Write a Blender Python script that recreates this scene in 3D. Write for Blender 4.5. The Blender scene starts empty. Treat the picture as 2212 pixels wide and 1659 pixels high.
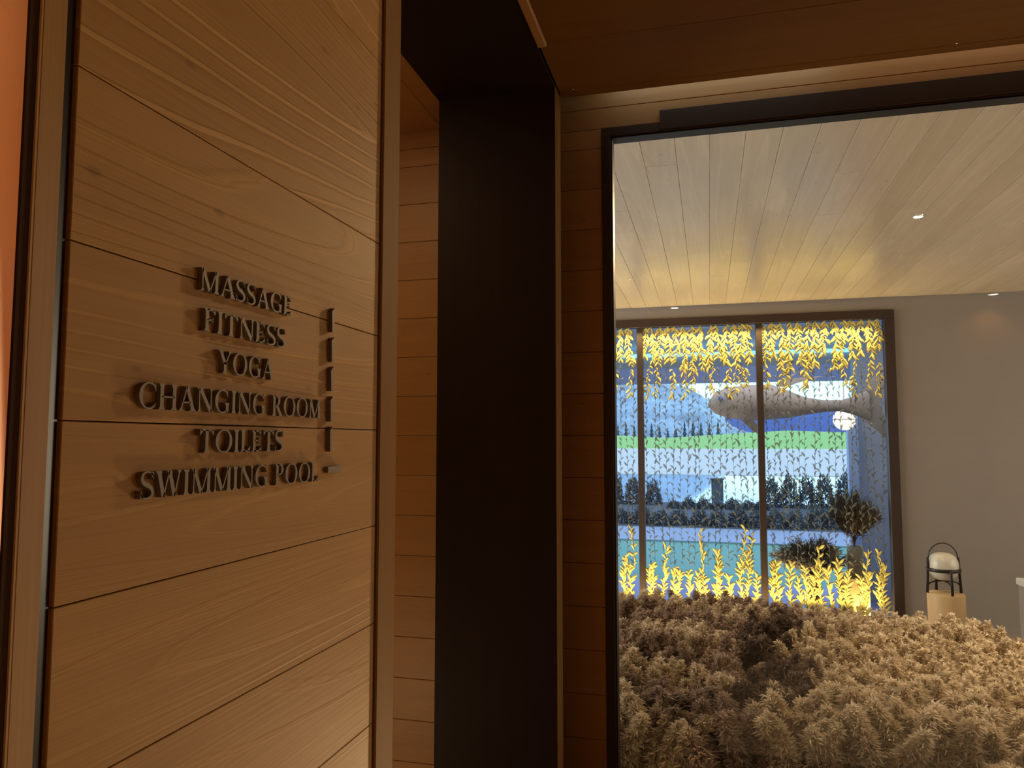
import bpy, bmesh, math, random
import numpy as np
from mathutils import Vector, Matrix

random.seed(7)
RNG = np.random.default_rng(11)
C = bpy.context.scene.collection
SC = bpy.context.scene
PI = math.pi
EYE = 1.5                     # camera height above the corridor floor
CEIL = EYE + 1.18             # ceiling height

# ------------------------------------------------------------------ camera
cam = bpy.data.objects.new('camera', bpy.data.cameras.new('camera'))
C.objects.link(cam)
cam.location = (0, 0, EYE)
cam.rotation_euler = (PI / 2 + 0.07488, -0.00036, 0.25806)
cam.data.sensor_width = 36.0
cam.data.lens = 36.0 * 1607.5 / 2212
cam.data.clip_start = 0.02
cam.data.clip_end = 3000
SC.camera = cam

# ------------------------------------------------------------------ exposure
SC.view_settings.view_transform = 'Standard'
SC.view_settings.look = 'None'
SC.view_settings.gamma = 1
SC.view_settings.use_curve_mapping = False
SC.view_settings.exposure = 0.0

# ------------------------------------------------------------------ world: evening sky
W = bpy.data.worlds.new('evening_sky')
SC.world = W
W.use_nodes = True
wt = W.node_tree
wt.nodes.clear()
w_out = wt.nodes.new('ShaderNodeOutputWorld')
w_bg = wt.nodes.new('ShaderNodeBackground')
w_tc = wt.nodes.new('ShaderNodeTexCoord')
w_sep = wt.nodes.new('ShaderNodeSeparateXYZ')
w_rmp = wt.nodes.new('ShaderNodeValToRGB')
wt.links.new(w_tc.outputs['Generated'], w_sep.inputs[0])
wt.links.new(w_sep.outputs['Z'], w_rmp.inputs[0])
wt.links.new(w_rmp.outputs[0], w_bg.inputs['Color'])
wt.links.new(w_bg.outputs[0], w_out.inputs['Surface'])
el = w_rmp.color_ramp.elements
el[0].position = 0.0;  el[0].color = (0.70, 0.92, 1.0, 1)
el[1].position = 1.0;  el[1].color = (0.35, 0.48, 0.80, 1)
e = el.new(0.065); e.color = (0.55, 0.90, 1.0, 1)
e = el.new(0.12); e.color = (0.30, 0.55, 1.0, 1)
e = el.new(0.35); e.color = (0.36, 0.52, 0.90, 1)
w_bg.inputs['Strength'].default_value = 2.1

# ------------------------------------------------------------------ lamps of the place and added fills
def lamp(name, kind, loc, power, col, target=None, **kw):
    d = bpy.data.lights.new(name, kind)
    d.energy = power
    d.color = col
    for k, v in kw.items():
        setattr(d, k, v)
    o = bpy.data.objects.new(name, d)
    C.objects.link(o)
    o.location = loc
    if target is not None:
        dv = Vector(target) - Vector(loc)
        o.rotation_euler = dv.to_track_quat('-Z', 'Y').to_euler()
    return o

WARM = (1.0, 0.72, 0.42)
WARMER = (1.0, 0.60, 0.27)
# corridor downlights near the rear wall
for dx, dy, dp in ((-0.275, -1.44, 10.0), (2.25, -1.46, 22.0)):
    lamp('corridor_downlight_beam', 'SPOT', (dx, dy, CEIL - 0.012), dp, WARM, (dx, dy, 0), spot_size=math.radians(120), spot_blend=0.6, shadow_soft_size=0.03)
lamp('corridor_floor_spot', 'SPOT', (1.09, 1.02, CEIL - 0.012), 240.0, WARM, (1.09, 0.9, 0), spot_size=math.radians(66), spot_blend=0.7, shadow_soft_size=0.02)
# small spot close to the varnished panel at the far left
lamp('panel_spot', 'SPOT', (-0.55, 0.475, CEIL - 0.005), 2300.0, (1.0, 0.90, 0.82), (-0.55, 0.475, 0), spot_size=math.radians(6.7), spot_blend=0.18, shadow_soft_size=0.003)
lamp('niche_fill', 'SPOT', (-0.52, 0.06, CEIL - 0.05), 4.0, (1.0, 0.50, 0.15), (-0.59, 0.48, 1.9), spot_size=math.radians(100), spot_blend=0.8, shadow_soft_size=0.004)  # unseen orange fill added to warm the niche wall
# recess behind the sign wall
lamp('recess_downlight', 'AREA', (-1.25, 1.75, CEIL - 0.02), 3.4, WARM, (-1.2, 2.0, 0), shape='DISK', size=0.15)
lamp('recess_floor_fill', 'AREA', (-1.45, 1.5, 0.25), 3.0, WARM, (-1.1, 2.6, 0.75), shape='DISK', size=0.12)  # added unseen fill that brightens the lower recess wall
# light line hidden in the ceiling slot over the glass
lamp('slot_light', 'AREA', (0.06, 2.50, CEIL + 0.14), 0.50, (0.80, 0.95, 1.0), (0.06, 2.62, CEIL + 0.02), shape='RECTANGLE', size=0.75, size_y=0.02)
lamp('slot_light', 'AREA', (0.90, 2.50, CEIL + 0.14), 0.36, (1.0, 0.88, 0.72), (0.90, 2.62, CEIL + 0.02), shape='RECTANGLE', size=0.9, size_y=0.02)
# uplight hidden in the bed just behind the glass, washing the sign wall
lamp('bed_uplight', 'SPOT', (0.02, 2.74, 0.20), 80.0, (1.0, 0.70, 0.38), (-0.50, 0.75, 1.55), spot_size=math.radians(62), spot_blend=0.8, shadow_soft_size=0.06)
# lounge spot that shines through the glass onto the sign wall
lamp('lounge_wall_spot', 'SPOT', (0.35, 4.0, CEIL - 0.02), 180.0, (1.0, 0.70, 0.38), (-0.50, 0.70, 1.75), spot_size=math.radians(38), spot_blend=0.7, shadow_soft_size=0.08)
# added fill panels out of view on both sides, brightening the lounge
lamp('lounge_side_fill', 'AREA', (-2.9, 4.9, 1.35), 115.0, (1.0, 0.97, 0.93), (0, 4.9, 1.6), shape='RECTANGLE', size=2.8, size_y=2.0)
lamp('lounge_side_fill', 'AREA', (4.1, 4.6, 1.35), 55.0, (1.0, 0.88, 0.72), (0, 4.6, 1.3), shape='RECTANGLE', size=2.6, size_y=2.0)
# light lines along the head and foot of the etched window
lamp('window_foot_light', 'AREA', (0.08, 6.60, 0.08), 17.0, (1.0, 0.78, 0.36), (0.08, 6.67, 1.1), shape='RECTANGLE', size=2.5, size_y=0.03, spread=math.radians(80))
lamp('window_head_light', 'AREA', (0.08, 6.62, 2.485), 18.0, (1.0, 0.80, 0.40), (0.08, 6.68, 1.6), shape='RECTANGLE', size=2.5, size_y=0.03, spread=math.radians(80))
# lounge downlights
for lx, ly, lp in ((1.092, 4.28, 68.0), (2.3, 3.6, 280.0), (2.9, 5.6, 14.0), (0.55, 3.3, 10.0)):
    lamp('lounge_downlight_beam', 'SPOT', (lx, ly, CEIL - 0.03), lp, (1.0, 0.82, 0.60), (lx, ly, 0), spot_size=math.radians(105), spot_blend=0.9, shadow_soft_size=0.05)
lamp('fish_fill', 'SPOT', (0.7, 6.95, 0.0), 60.0, (1.0, 0.85, 0.66), (0.65, 7.3, EYE + .3), spot_size=math.radians(60), spot_blend=.6, shadow_soft_size=.05)  # fill added from below only to brighten the fish
lamp('vase_fill', 'SPOT', (1.25, 6.86, -0.05), 30.0, (1.0, 0.72, 0.34), (1.28, 7.15, 0.8), spot_size=math.radians(80), spot_blend=.7, shadow_soft_size=.03)  # added fill that gives vase and plinth their golden glow
# added bluish fill under the canopy for the fascia and fish
lamp('terrace_fill', 'AREA', (0.3, 6.95, EYE + 1.0), 12.0, (0.80, 0.84, 1.0), (0.3, 7.9, EYE - 0.6), shape='RECTANGLE', size=2.6, size_y=0.1)

# ------------------------------------------------------------------ materials
def newmat(name):
    m = bpy.data.materials.new(name)
    m.use_nodes = True
    nt = m.node_tree
    b = nt.nodes['Principled BSDF']
    return m, nt, b

def plain(name, col, rough=0.5, metal=0.0, spec=0.5, noise=0.0, nscale=20.0, bump=0.0):
    m, nt, b = newmat(name)
    b.inputs['Base Color'].default_value = (*col, 1)
    b.inputs['Roughness'].default_value = rough
    b.inputs['Metallic'].default_value = metal
    b.inputs['Specular IOR Level'].default_value = spec
    if noise or bump:
        g = nt.nodes.new('ShaderNodeNewGeometry')
        n = nt.nodes.new('ShaderNodeTexNoise')
        n.inputs['Scale'].default_value = nscale
        n.inputs['Detail'].default_value = 5
        nt.links.new(g.outputs['Position'], n.inputs['Vector'])
        if noise:
            mx = nt.nodes.new('ShaderNodeMix'); mx.data_type = 'RGBA'
            mx.inputs['A'].default_value = (*[c * (1 - noise) for c in col], 1)
            mx.inputs['B'].default_value = (*[min(1, c * (1 + noise)) for c in col], 1)
            nt.links.new(n.outputs['Fac'], mx.inputs['Factor'])
            nt.links.new(mx.outputs['Result'], b.inputs['Base Color'])
        if bump:
            bp = nt.nodes.new('ShaderNodeBump')
            bp.inputs['Strength'].default_value = bump
            bp.inputs['Distance'].default_value = 0.01
            nt.links.new(n.outputs['Fac'], bp.inputs['Height'])
            nt.links.new(bp.outputs[0], b.inputs['Normal'])
    return m

def emit(name, col, strength):
    m, nt, b = newmat(name)
    b.inputs['Base Color'].default_value = (*col, 1)
    b.inputs['Emission Color'].default_value = (*col, 1)
    b.inputs['Emission Strength'].default_value = strength
    return m

def wood(name, col, dark, along='Y', cross='Z', rough=0.45, bump=0.25, figure=1.0, freq=9.0, tone=0.25, spec=0.4, knots=True, dist=0.004):
    """Boards whose grain runs along one world axis; each board has its own number in the 'board' attribute."""
    m, nt, b = newmat(name)
    N, L = nt.nodes.new, nt.links.new
    def math_(op, a, c=None):
        n = N('ShaderNodeMath'); n.operation = op
        for i, v in enumerate((a, c)):
            if v is None: continue
            if isinstance(v, (int, float)): n.inputs[i].default_value = v
            else: L(v, n.inputs[i])
        return n.outputs[0]
    g = N('ShaderNodeNewGeometry')
    s = N('ShaderNodeSeparateXYZ'); L(g.outputs['Position'], s.inputs[0])
    at = N('ShaderNodeAttribute'); at.attribute_name = 'board'
    bid = at.outputs['Fac']
    at2 = N('ShaderNodeAttribute'); at2.attribute_name = 'figure'; fig = math_('MULTIPLY', at2.outputs['Fac'], figure)
    u = math_('ADD', s.outputs[along], math_('MULTIPLY', bid, 3.7))
    v = s.outputs[cross]
    third = [a for a in 'XYZ' if a not in (along, cross)][0]
    def coords(ku, kv):
        c = N('ShaderNodeCombineXYZ')
        L(math_('MULTIPLY', u, ku), c.inputs[0]); L(math_('MULTIPLY', v, kv), c.inputs[1])
        L(math_('ADD', math_('MULTIPLY', bid, 5.13), math_('MULTIPLY', s.outputs[third], 1.0)), c.inputs[2])
        return c.outputs[0]
    def noise(vec, scale=1.0, detail=2.0, rough_=0.5):
        n = N('ShaderNodeTexNoise'); n.inputs['Scale'].default_value = scale
        n.inputs['Detail'].default_value = detail; n.inputs['Roughness'].default_value = rough_
        L(vec, n.inputs['Vector']); return n.outputs['Fac']
    # long contour rings of a stretched field give cathedral figure
    field = noise(coords(0.30, 5.5), 1.0, 1.0, 0.35)
    wob = noise(coords(5.0, 30.0), 1.0, 2.0)
    ring = math_('ADD', math_('MULTIPLY', field, freq), math_('MULTIPLY', wob, 0.30))
    saw = math_('FRACT', ring)
    line = N('ShaderNodeValToRGB'); L(saw, line.inputs[0])
    r = line.color_ramp.elements
    r[0].position = 0.0; r[0].color = (1, 1, 1, 1)
    r[1].position = 1.0; r[1].color = (0.45, 0.45, 0.45, 1)
    for ps, vl in ((0.07, 0.85), (0.14, 0.25), (0.30, 0.45), (0.90, 0.42), (0.96, 0.75)):  # ridge highlights and their dark sides are put into the grain colour
        q = r.new(ps); q.color = (vl, vl, vl, 1)
    linef = math_('MULTIPLY', math_('SUBTRACT', line.outputs[0], 0.45), fig)
    fine = noise(coords(2.5, 260.0), 1.0, 3.0, 0.6)
    soft = noise(coords(1.2, 22.0), 1.0, 3.0, 0.55)
    blot = noise(coords(2.0, 3.0), 1.0, 2.0)
    fac = math_('ADD', math_('MULTIPLY', linef, 0.75),
                math_('ADD', math_('MULTIPLY', fine, 0.30), math_('ADD', math_('MULTIPLY', soft, 0.55), math_('MULTIPLY', blot, 0.35))))
    fac = math_('SUBTRACT', fac, 0.12)
    wn = N('ShaderNodeTexWhiteNoise'); wn.noise_dimensions = '1D'; L(bid, wn.inputs['W'])
    fac = math_('ADD', fac, math_('MULTIPLY', math_('SUBTRACT', wn.outputs['Value'], 0.5), tone))
    mx = N('ShaderNodeMix'); mx.data_type = 'RGBA'
    mx.inputs['A'].default_value = (*dark, 1); mx.inputs['B'].default_value = (*col, 1)
    L(fac, mx.inputs['Factor'])
    colour = mx.outputs['Result']
    if knots:
        vo = N('ShaderNodeTexVoronoi'); vo.inputs['Scale'].default_value = 1.0
        L(coords(7.0, 16.0), vo.inputs['Vector'])
        kn = N('ShaderNodeMapRange'); kn.inputs['From Min'].default_value = 0.035; kn.inputs['From Max'].default_value = 0.085
        kn.inputs['To Min'].default_value = 0.45; kn.inputs['To Max'].default_value = 0.0
        L(vo.outputs['Distance'], kn.inputs['Value'])
        m2 = N('ShaderNodeMix'); m2.data_type = 'RGBA'
        L(kn.outputs[0], m2.inputs['Factor']); L(colour, m2.inputs['A'])
        m2.inputs['B'].default_value = (*[c * 0.45 for c in dark], 1)
        colour = m2.outputs['Result']
    L(colour, b.inputs['Base Color'])
    b.inputs['Roughness'].default_value = rough
    b.inputs['Specular IOR Level'].default_value = spec
    if bump:
        hgt = math_('ADD', math_('MULTIPLY', linef, 1.1), math_('ADD', math_('MULTIPLY', fine, 0.35), math_('MULTIPLY', soft, 0.5)))
        bp = N('ShaderNodeBump'); bp.inputs['Strength'].default_value = bump; bp.inputs['Distance'].default_value = dist
        L(hgt, bp.inputs['Height']); L(bp.outputs[0], b.inputs['Normal'])
    return m

OAK = (0.50, 0.275, 0.085); OAK_D = (0.30, 0.145, 0.036)
M_WALL_L = wood('oak_boards_sign_wall', OAK, OAK_D, 'Y', 'Z', rough=0.6, bump=0.40, figure=1.0, freq=24.0, dist=0.0030, spec=0.2)
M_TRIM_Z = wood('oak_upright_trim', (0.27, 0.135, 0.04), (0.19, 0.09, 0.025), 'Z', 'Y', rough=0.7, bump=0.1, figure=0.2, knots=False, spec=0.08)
M_TRIM_L = wood('oak_left_trim', OAK, OAK_D, 'Z', 'Y', rough=0.5, bump=0.1, figure=0.2, knots=False)
M_WALL_B = wood('oak_boards_back_wall', (0.46, 0.23, 0.068), (0.29, 0.132, 0.034), 'X', 'Z', rough=0.5, bump=0.15, figure=0.5)
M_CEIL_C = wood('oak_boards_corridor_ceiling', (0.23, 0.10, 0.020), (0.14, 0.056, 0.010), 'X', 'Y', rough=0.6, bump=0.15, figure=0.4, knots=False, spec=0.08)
M_CEIL_S = wood('oak_boards_corridor_ceiling_strip', (0.48, 0.25, 0.08), (0.32, 0.15, 0.04), 'Y', 'X', rough=0.5, bump=0.1, figure=0.3, knots=False)
M_CEIL_F = wood('pale_oak_lounge_ceiling', (0.66, 0.55, 0.40), (0.48, 0.38, 0.25), 'Y', 'X', rough=0.26, bump=0.08, figure=0.7, freq=8, tone=0.34, spec=0.75)
M_DARKW = wood('smoked_dark_wood', (0.030, 0.015, 0.008), (0.016, 0.007, 0.004), 'Z', 'X', rough=0.6, bump=0.1, figure=0.2, knots=False, spec=0.15)
M_STUMP = wood('turned_ash_wood', (0.62, 0.44, 0.22), (0.48, 0.31, 0.14), 'Z', 'X', rough=0.5, bump=0.1, figure=0.4, knots=False)
M_PANEL = wood('varnished_orange_wood', (0.68, 0.36, 0.18), (0.60, 0.30, 0.14), 'Z', 'Y', rough=0.35, bump=0.0, figure=0.2, knots=False)
M_BRONZE = plain('bronze_letter_face', (0.215, 0.165, 0.115), rough=0.55, metal=0.2, spec=0.3)
M_FRAME = plain('dark_bronze_frame', (0.040, 0.022, 0.012), rough=0.45, spec=0.4)
M_FRAME2 = plain('brown_window_frame', (0.038, 0.023, 0.017), rough=0.45, spec=0.4)
M_BLACK = plain('black_gasket', (0.006, 0.006, 0.008), rough=0.5)
M_STEEL = plain('dark_steel_strip', (0.10, 0.09, 0.075), rough=0.28, metal=0.9)
M_PLASTER = plain('warm_grey_plaster', (0.255, 0.22, 0.183), rough=0.85, noise=0.05, nscale=6, bump=0.03)
M_STONE = plain('pale_stone_floor', (0.62, 0.55, 0.45), rough=0.5, noise=0.08, nscale=8)
M_FLOORD = plain('dark_timber_floor', (0.012, 0.008, 0.005), rough=0.6, noise=0.2, nscale=12)
M_LFLOOR = plain('lounge_floor', (0.25, 0.20, 0.15), rough=0.5, noise=0.1, nscale=9)
M_LAMPW = plain('black_stained_wood', (0.008, 0.005, 0.004), rough=0.4)
M_OPAL = plain('opal_glass_shade', (0.62, 0.58, 0.46), rough=0.25)
M_TABLE = plain('off_white_table', (0.55, 0.52, 0.47), rough=0.5)
M_SCREW = plain('steel_screw', (0.7, 0.66, 0.6), rough=0.25, metal=1.0)
M_LEDFACE = emit('lit_downlight_face', (1.0, 0.93, 0.80), 40.0)
M_RING = plain('downlight_rim', (0.55, 0.50, 0.42), rough=0.5)
M_SOIL = plain('dark_bed_soil', (0.03, 0.02, 0.013), rough=0.9, noise=0.3, nscale=40, bump=0.5)

def glass(name, tint, ior):
    m = bpy.data.materials.new(name); m.use_nodes = True
    nt = m.node_tree; nt.nodes.clear()
    o = nt.nodes.new('ShaderNodeOutputMaterial'); mx = nt.nodes.new('ShaderNodeMixShader')
    t = nt.nodes.new('ShaderNodeBsdfTransparent'); g = nt.nodes.new('ShaderNodeBsdfGlossy')
    f = nt.nodes.new('ShaderNodeFresnel'); f.inputs['IOR'].default_value = ior
    t.inputs['Color'].default_value = (*tint, 1)
    g.inputs['Roughness'].default_value = 0.0
    nt.links.new(f.outputs[0], mx.inputs[0]); nt.links.new(t.outputs[0], mx.inputs[1]); nt.links.new(g.outputs[0], mx.inputs[2])
    nt.links.new(mx.outputs[0], o.inputs[0])
    return m
M_GLASS = glass('corridor_glass', (0.97, 0.97, 0.96), 1.55)
M_GLASS2 = glass('etched_window_glass', (0.93, 0.96, 0.98), 1.35)

def plume_mat(name, a, bcol):
    m, nt, b = newmat(name)
    oi = nt.nodes.new('ShaderNodeObjectInfo')
    g = nt.nodes.new('ShaderNodeNewGeometry')
    n = nt.nodes.new('ShaderNodeTexNoise'); n.inputs['Scale'].default_value = 9.0; n.inputs['Detail'].default_value = 3
    nt.links.new(g.outputs['Position'], n.inputs['Vector'])
    ad = nt.nodes.new('ShaderNodeMath'); ad.operation = 'MULTIPLY_ADD'
    nt.links.new(oi.outputs['Random'], ad.inputs[0]); ad.inputs[1].default_value = 0.55
    sb = nt.nodes.new('ShaderNodeMath'); sb.operation = 'SUBTRACT'; nt.links.new(n.outputs['Fac'], sb.inputs[0]); sb.inputs[1].default_value = 0.22
    nt.links.new(sb.outputs[0], ad.inputs[2])
    mx = nt.nodes.new('ShaderNodeMix'); mx.data_type = 'RGBA'
    mx.inputs['A'].default_value = (*a, 1); mx.inputs['B'].default_value = (*bcol, 1)
    nt.links.new(ad.outputs[0], mx.inputs['Factor'])
    nt.links.new(mx.outputs['Result'], b.inputs['Base Color'])
    b.inputs['Roughness'].default_value = 0.8
    b.inputs['Specular IOR Level'].default_value = 0.25
    tr = nt.nodes.new('ShaderNodeBsdfTranslucent'); nt.links.new(mx.outputs['Result'], tr.inputs['Color'])
    ms = nt.nodes.new('ShaderNodeMixShader'); ms.inputs[0].default_value = 0.3
    nt.links.new(b.outputs[0], ms.inputs[1]); nt.links.new(tr.outputs[0], ms.inputs[2])
    nt.links.new(ms.outputs[0], nt.nodes['Material Output'].inputs['Surface'])
    return m
M_PL_BEIGE = plume_mat('beige_plume', (0.50, 0.37, 0.21), (0.82, 0.68, 0.46))
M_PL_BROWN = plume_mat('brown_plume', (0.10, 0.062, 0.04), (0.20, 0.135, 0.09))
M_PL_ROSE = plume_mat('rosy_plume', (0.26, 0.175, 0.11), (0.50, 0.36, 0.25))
M_PL_DARK = plume_mat('dark_vase_plume', (0.10, 0.075, 0.05), (0.26, 0.19, 0.11))

# ------------------------------------------------------------------ mesh helpers
def link(name, me, mat, parent=None):
    o = bpy.data.objects.new(name, me); C.objects.link(o)
    if mat is not None and not me.materials: me.materials.append(mat)
    if parent is not None: o.parent = parent
    return o
def obj(name, bm, mat, parent=None, smooth=False):
    me = bpy.data.meshes.new(name); bm.to_mesh(me); bm.free()
    if smooth:
        for p in me.polygons: p.use_smooth = True
    return link(name, me, mat, parent)
def npobj(name, v, f, mat, parent=None, smooth=False):
    me = bpy.data.meshes.new(name)
    v = np.asarray(v, np.float32); f = np.asarray(f, np.int32)
    k = f.shape[1]
    me.vertices.add(len(v)); me.vertices.foreach_set('co', v.ravel())
    me.loops.add(f.size); me.loops.foreach_set('vertex_index', f.ravel())
    me.polygons.add(len(f)); me.polygons.foreach_set('loop_start', np.arange(0, f.size, k, dtype=np.int32))
    if smooth: me.polygons.foreach_set('use_smooth', np.ones(len(f), bool))
    me.update(calc_edges=True); me.validate()
    return link(name, me, mat, parent)
def thing(name, label, cat, loc=(0, 0, 0), rotz=0.0, group=None):
    o = bpy.data.objects.new(name, None); C.objects.link(o)
    o.location = loc; o.rotation_euler = (0, 0, rotz); o.empty_display_size = 0.05
    return tag(o, label, cat, group)
def tag(o, label, cat, group=None, kind=None):
    o['label'] = label; o['category'] = cat
    if group: o['group'] = group
    if kind: o['kind'] = kind
    return o
def struct(o, label, cat):
    o['kind'] = 'structure'; o['label'] = label; o['category'] = cat
    return o
def box(bm, x0, x1, y0, y1, z0, z1, bev=0.0, board=None):
    r = bmesh.ops.create_cube(bm, size=1.0)
    vs = r['verts']
    for v in vs:
        v.co = Vector(((x0 + x1) / 2 + v.co.x * (x1 - x0), (y0 + y1) / 2 + v.co.y * (y1 - y0), (z0 + z1) / 2 + v.co.z * (z1 - z0)))
    if bev > 0:
        es = list({e for v in vs for e in v.link_edges})
        r2 = bmesh.ops.bevel(bm, geom=es, offset=bev, segments=1, affect='EDGES', clamp_overlap=True)
        fs = r2['faces']
        vs = list({v for f in bm.faces if f.is_valid for v in f.verts if v.is_valid and v not in _seen(bm)}) if False else None
    return vs
def _seen(bm): return ()
def boards_mesh(name, boxes, mat, bev=0.0012, parent=None, figs=None):
    """boxes: list of (x0,x1,y0,y1,z0,z1); one mesh, each board numbered in a face attribute."""
    V, F, B, FG = [], [], [], []
    for i, bx in enumerate(boxes):
        bm = bmesh.new(); box(bm, *bx, bev=bev)
        bm.verts.index_update(); off = len(V)
        V += [tuple(v.co) for v in bm.verts]
        for f in bm.faces:
            F.append([v.index + off for v in f.verts]); B.append(float(i) + 1.0); FG.append(figs[i] if figs else .6)
        bm.free()
    me = bpy.data.meshes.new(name); me.from_pydata(V, [], F); me.update()
    a = me.attributes.new('board', 'FLOAT', 'FACE'); a.data.foreach_set('value', B)
    a = me.attributes.new('figure', 'FLOAT', 'FACE'); a.data.foreach_set('value', FG)
    return link(name, me, mat, parent)
def tube(bm, pts, rad, seg=8, closed=False, flat=1.0):
    pts = [Vector(p) for p in pts]; n = len(pts)
    rads = rad if isinstance(rad, (list, tuple)) else [rad] * n
    rings = []
    up = Vector((0, 0, 1))
    for i in range(n):
        a = pts[(i - 1) % n] if (closed or i > 0) else pts[i]
        c = pts[(i + 1) % n] if (closed or i < n - 1) else pts[i]
        t = (c - a).normalized()
        ref = up if abs(t.z) < 0.95 else Vector((1, 0, 0))
        s = t.cross(ref).normalized(); q = s.cross(t)
        rings.append([bm.verts.new(pts[i] + (s * math.cos(k * 2 * PI / seg) + q * math.sin(k * 2 * PI / seg) * flat) * rads[i]) for k in range(seg)])
    m = n if closed else n - 1
    for i in range(m):
        A, B2 = rings[i], rings[(i + 1) % n]
        for k in range(seg):
            bm.faces.new((A[k], A[(k + 1) % seg], B2[(k + 1) % seg], B2[k]))
    if not closed:
        bm.faces.new(list(reversed(rings[0]))); bm.faces.new(rings[-1])
def lathe(bm, prof, seg=48, cap=True):
    rings = []
    for r, z in prof:
        if r < 1e-6: rings.append([bm.verts.new((0, 0, z))])
        else: rings.append([bm.verts.new((r * math.cos(k * 2 * PI / seg), r * math.sin(k * 2 * PI / seg), z)) for k in range(seg)])
    for A, B2 in zip(rings, rings[1:]):
        for k in range(seg):
            a0, a1 = A[k % len(A)], A[(k + 1) % len(A)]; b0, b1 = B2[k % len(B2)], B2[(k + 1) % len(B2)]
            q = []
            for v in (a0, a1, b1, b0):
                if v not in q: q.append(v)
            if len(q) > 2: bm.faces.new(q)
    if cap:
        for R_, rev in ((rings[0], True), (rings[-1], False)):
            if len(R_) > 2: bm.faces.new(list(reversed(R_)) if rev else R_)

# ------------------------------------------------------------------ corridor shell
BW = 0.1473                                     # board width
SEAM0 = EYE + 0.0153                            # height of one seam, every board follows from it
def rows(z0, z1):
    k = math.ceil((z0 - SEAM0) / BW - 1e-6)
    cuts = [z0] + [SEAM0 + BW * i for i in range(k, k + 60) if z0 + 0.004 < SEAM0 + BW * i < z1 - 0.004] + [z1]
    return list(zip(cuts, cuts[1:]))
G = 0.0006
# sign wall: one board above the lettering is twice as high as the others
LROWS = rows(0.0, CEIL)
for i in range(len(LROWS) - 1):
    if abs(LROWS[i][1] - (SEAM0 + BW * 3)) < .01:
        LROWS[i:i + 2] = [(LROWS[i][0], LROWS[i + 1][1])]; break
w = boards_mesh('wall_left', [(-0.53, -0.5, 0.4840, 1.0675, a + G, b - G) for a, b in LROWS], M_WALL_L, bev=0.0007, figs=[(1.0 if a > EYE + .25 else .7 if a > EYE else .3) for a, b in LROWS])
struct(w, 'horizontal oak boards of the wall that carries the raised lettering', 'wall')
bm = bmesh.new(); box(bm, -0.62, -0.531, 0.57, 1.135, 0, CEIL); o = obj('wall_left_core', bm, plain('wall_core', (0.05, 0.03, 0.015), 0.8)); struct(o, 'dark core behind the oak boards of the sign wall', 'wall')
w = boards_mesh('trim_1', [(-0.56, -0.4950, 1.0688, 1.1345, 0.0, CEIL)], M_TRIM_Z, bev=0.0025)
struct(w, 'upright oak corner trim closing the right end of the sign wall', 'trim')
w = boards_mesh('trim_2', [(-0.512, -0.5, 0.4496, 0.4722, 0.0, CEIL), (-0.512, -0.4992, 0.4462, 0.4494, 0.0, CEIL)], M_TRIM_L, bev=0.0008)
struct(w, 'upright oak trim at the left edge beside the black shadow gap', 'trim')
bm = bmesh.new(); box(bm, -0.53, -0.5045, 0.4724, 0.4837, 0.0, CEIL); o = obj('trim_3', bm, M_STEEL)
struct(o, 'dark steel shadow gap between the left trim and the sign boards', 'trim')
bm = bmesh.new(); box(bm, -0.503, -0.5005, 0.4382, 0.4462, 0.0, CEIL); o = obj('trim_4', bm, plain('dark_stained_groove', (0.05, 0.02, 0.006), 0.8, spec=0.1))
struct(o, 'dark groove between the varnished panel and the left trim', 'trim')
w = boards_mesh('wall_left_panel', [(-0.63, -0.6, -1.6, 0.565, 0.0, CEIL)], M_PANEL, bev=0.001)
struct(w, 'orange varnished wood niche wall with a bright spotlight arch at the far left', 'wall')
w = boards_mesh('wall_left_entry', [(-0.63, -0.5, -1.6, -0.2, 0.0, CEIL)], M_PANEL, bev=0.002)
struct(w, 'orange varnished wall before the lit niche', 'wall')

# back wall of the corridor, boards left of the glass, above it and behind the smoked post
bxs = []
for a, b in rows(0.0, EYE + 1.117):
    bxs.append((-1.75, -0.353, 2.600, 2.63, a + G, b - G))
for a, b in rows(EYE + 1.117, CEIL + 0.36):
    bxs.append((-1.75, 2.75, 2.600, 2.63, a + G, b - G))
w = boards_mesh('wall_back', bxs, M_WALL_B, bev=0.0016)
struct(w, 'oak boarded end wall of the corridor around the big glass pane', 'wall')
bm = bmesh.new(); box(bm, -3.0, -0.36, 2.631, 2.70, 0, CEIL + 0.36); box(bm, 2.76, 4.2, 2.631, 2.70, 0, CEIL + 0.36); box(bm, -0.36, 2.76, 2.631, 2.70, EYE + 1.12, CEIL + 0.36)
o = obj('wall_partition', bm, M_PLASTER); struct(o, 'plaster lounge side of the partition around the glass pane', 'wall')
# other walls of the corridor, behind and beside the viewer
w = boards_mesh('wall_right', [(2.75, 2.78, -1.6, 2.6, a + G, b - G) for a, b in rows(0.0, CEIL)], M_WALL_L, bev=0.0016)
struct(w, 'oak boarded right wall of the corridor', 'wall')
w = boards_mesh('wall_rear', [(-0.6, 2.78, -1.63, -1.6, a + G, b - G) for a, b in rows(0.0, CEIL)], M_WALL_B, bev=0.0016)
struct(w, 'oak boarded wall at the rear of the corridor', 'wall')
w = boards_mesh('wall_recess', [(-1.78, -1.75, 1.1, 2.6, a + G, b - G) for a, b in rows(0.0, CEIL)] + [(-1.75, -0.62, 1.1, 1.13, a + G, b - G) for a, b in rows(0.0, CEIL)], M_WALL_L, bev=0.0016)
struct(w, 'oak boarded side of the recess behind the sign wall', 'wall')
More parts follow.
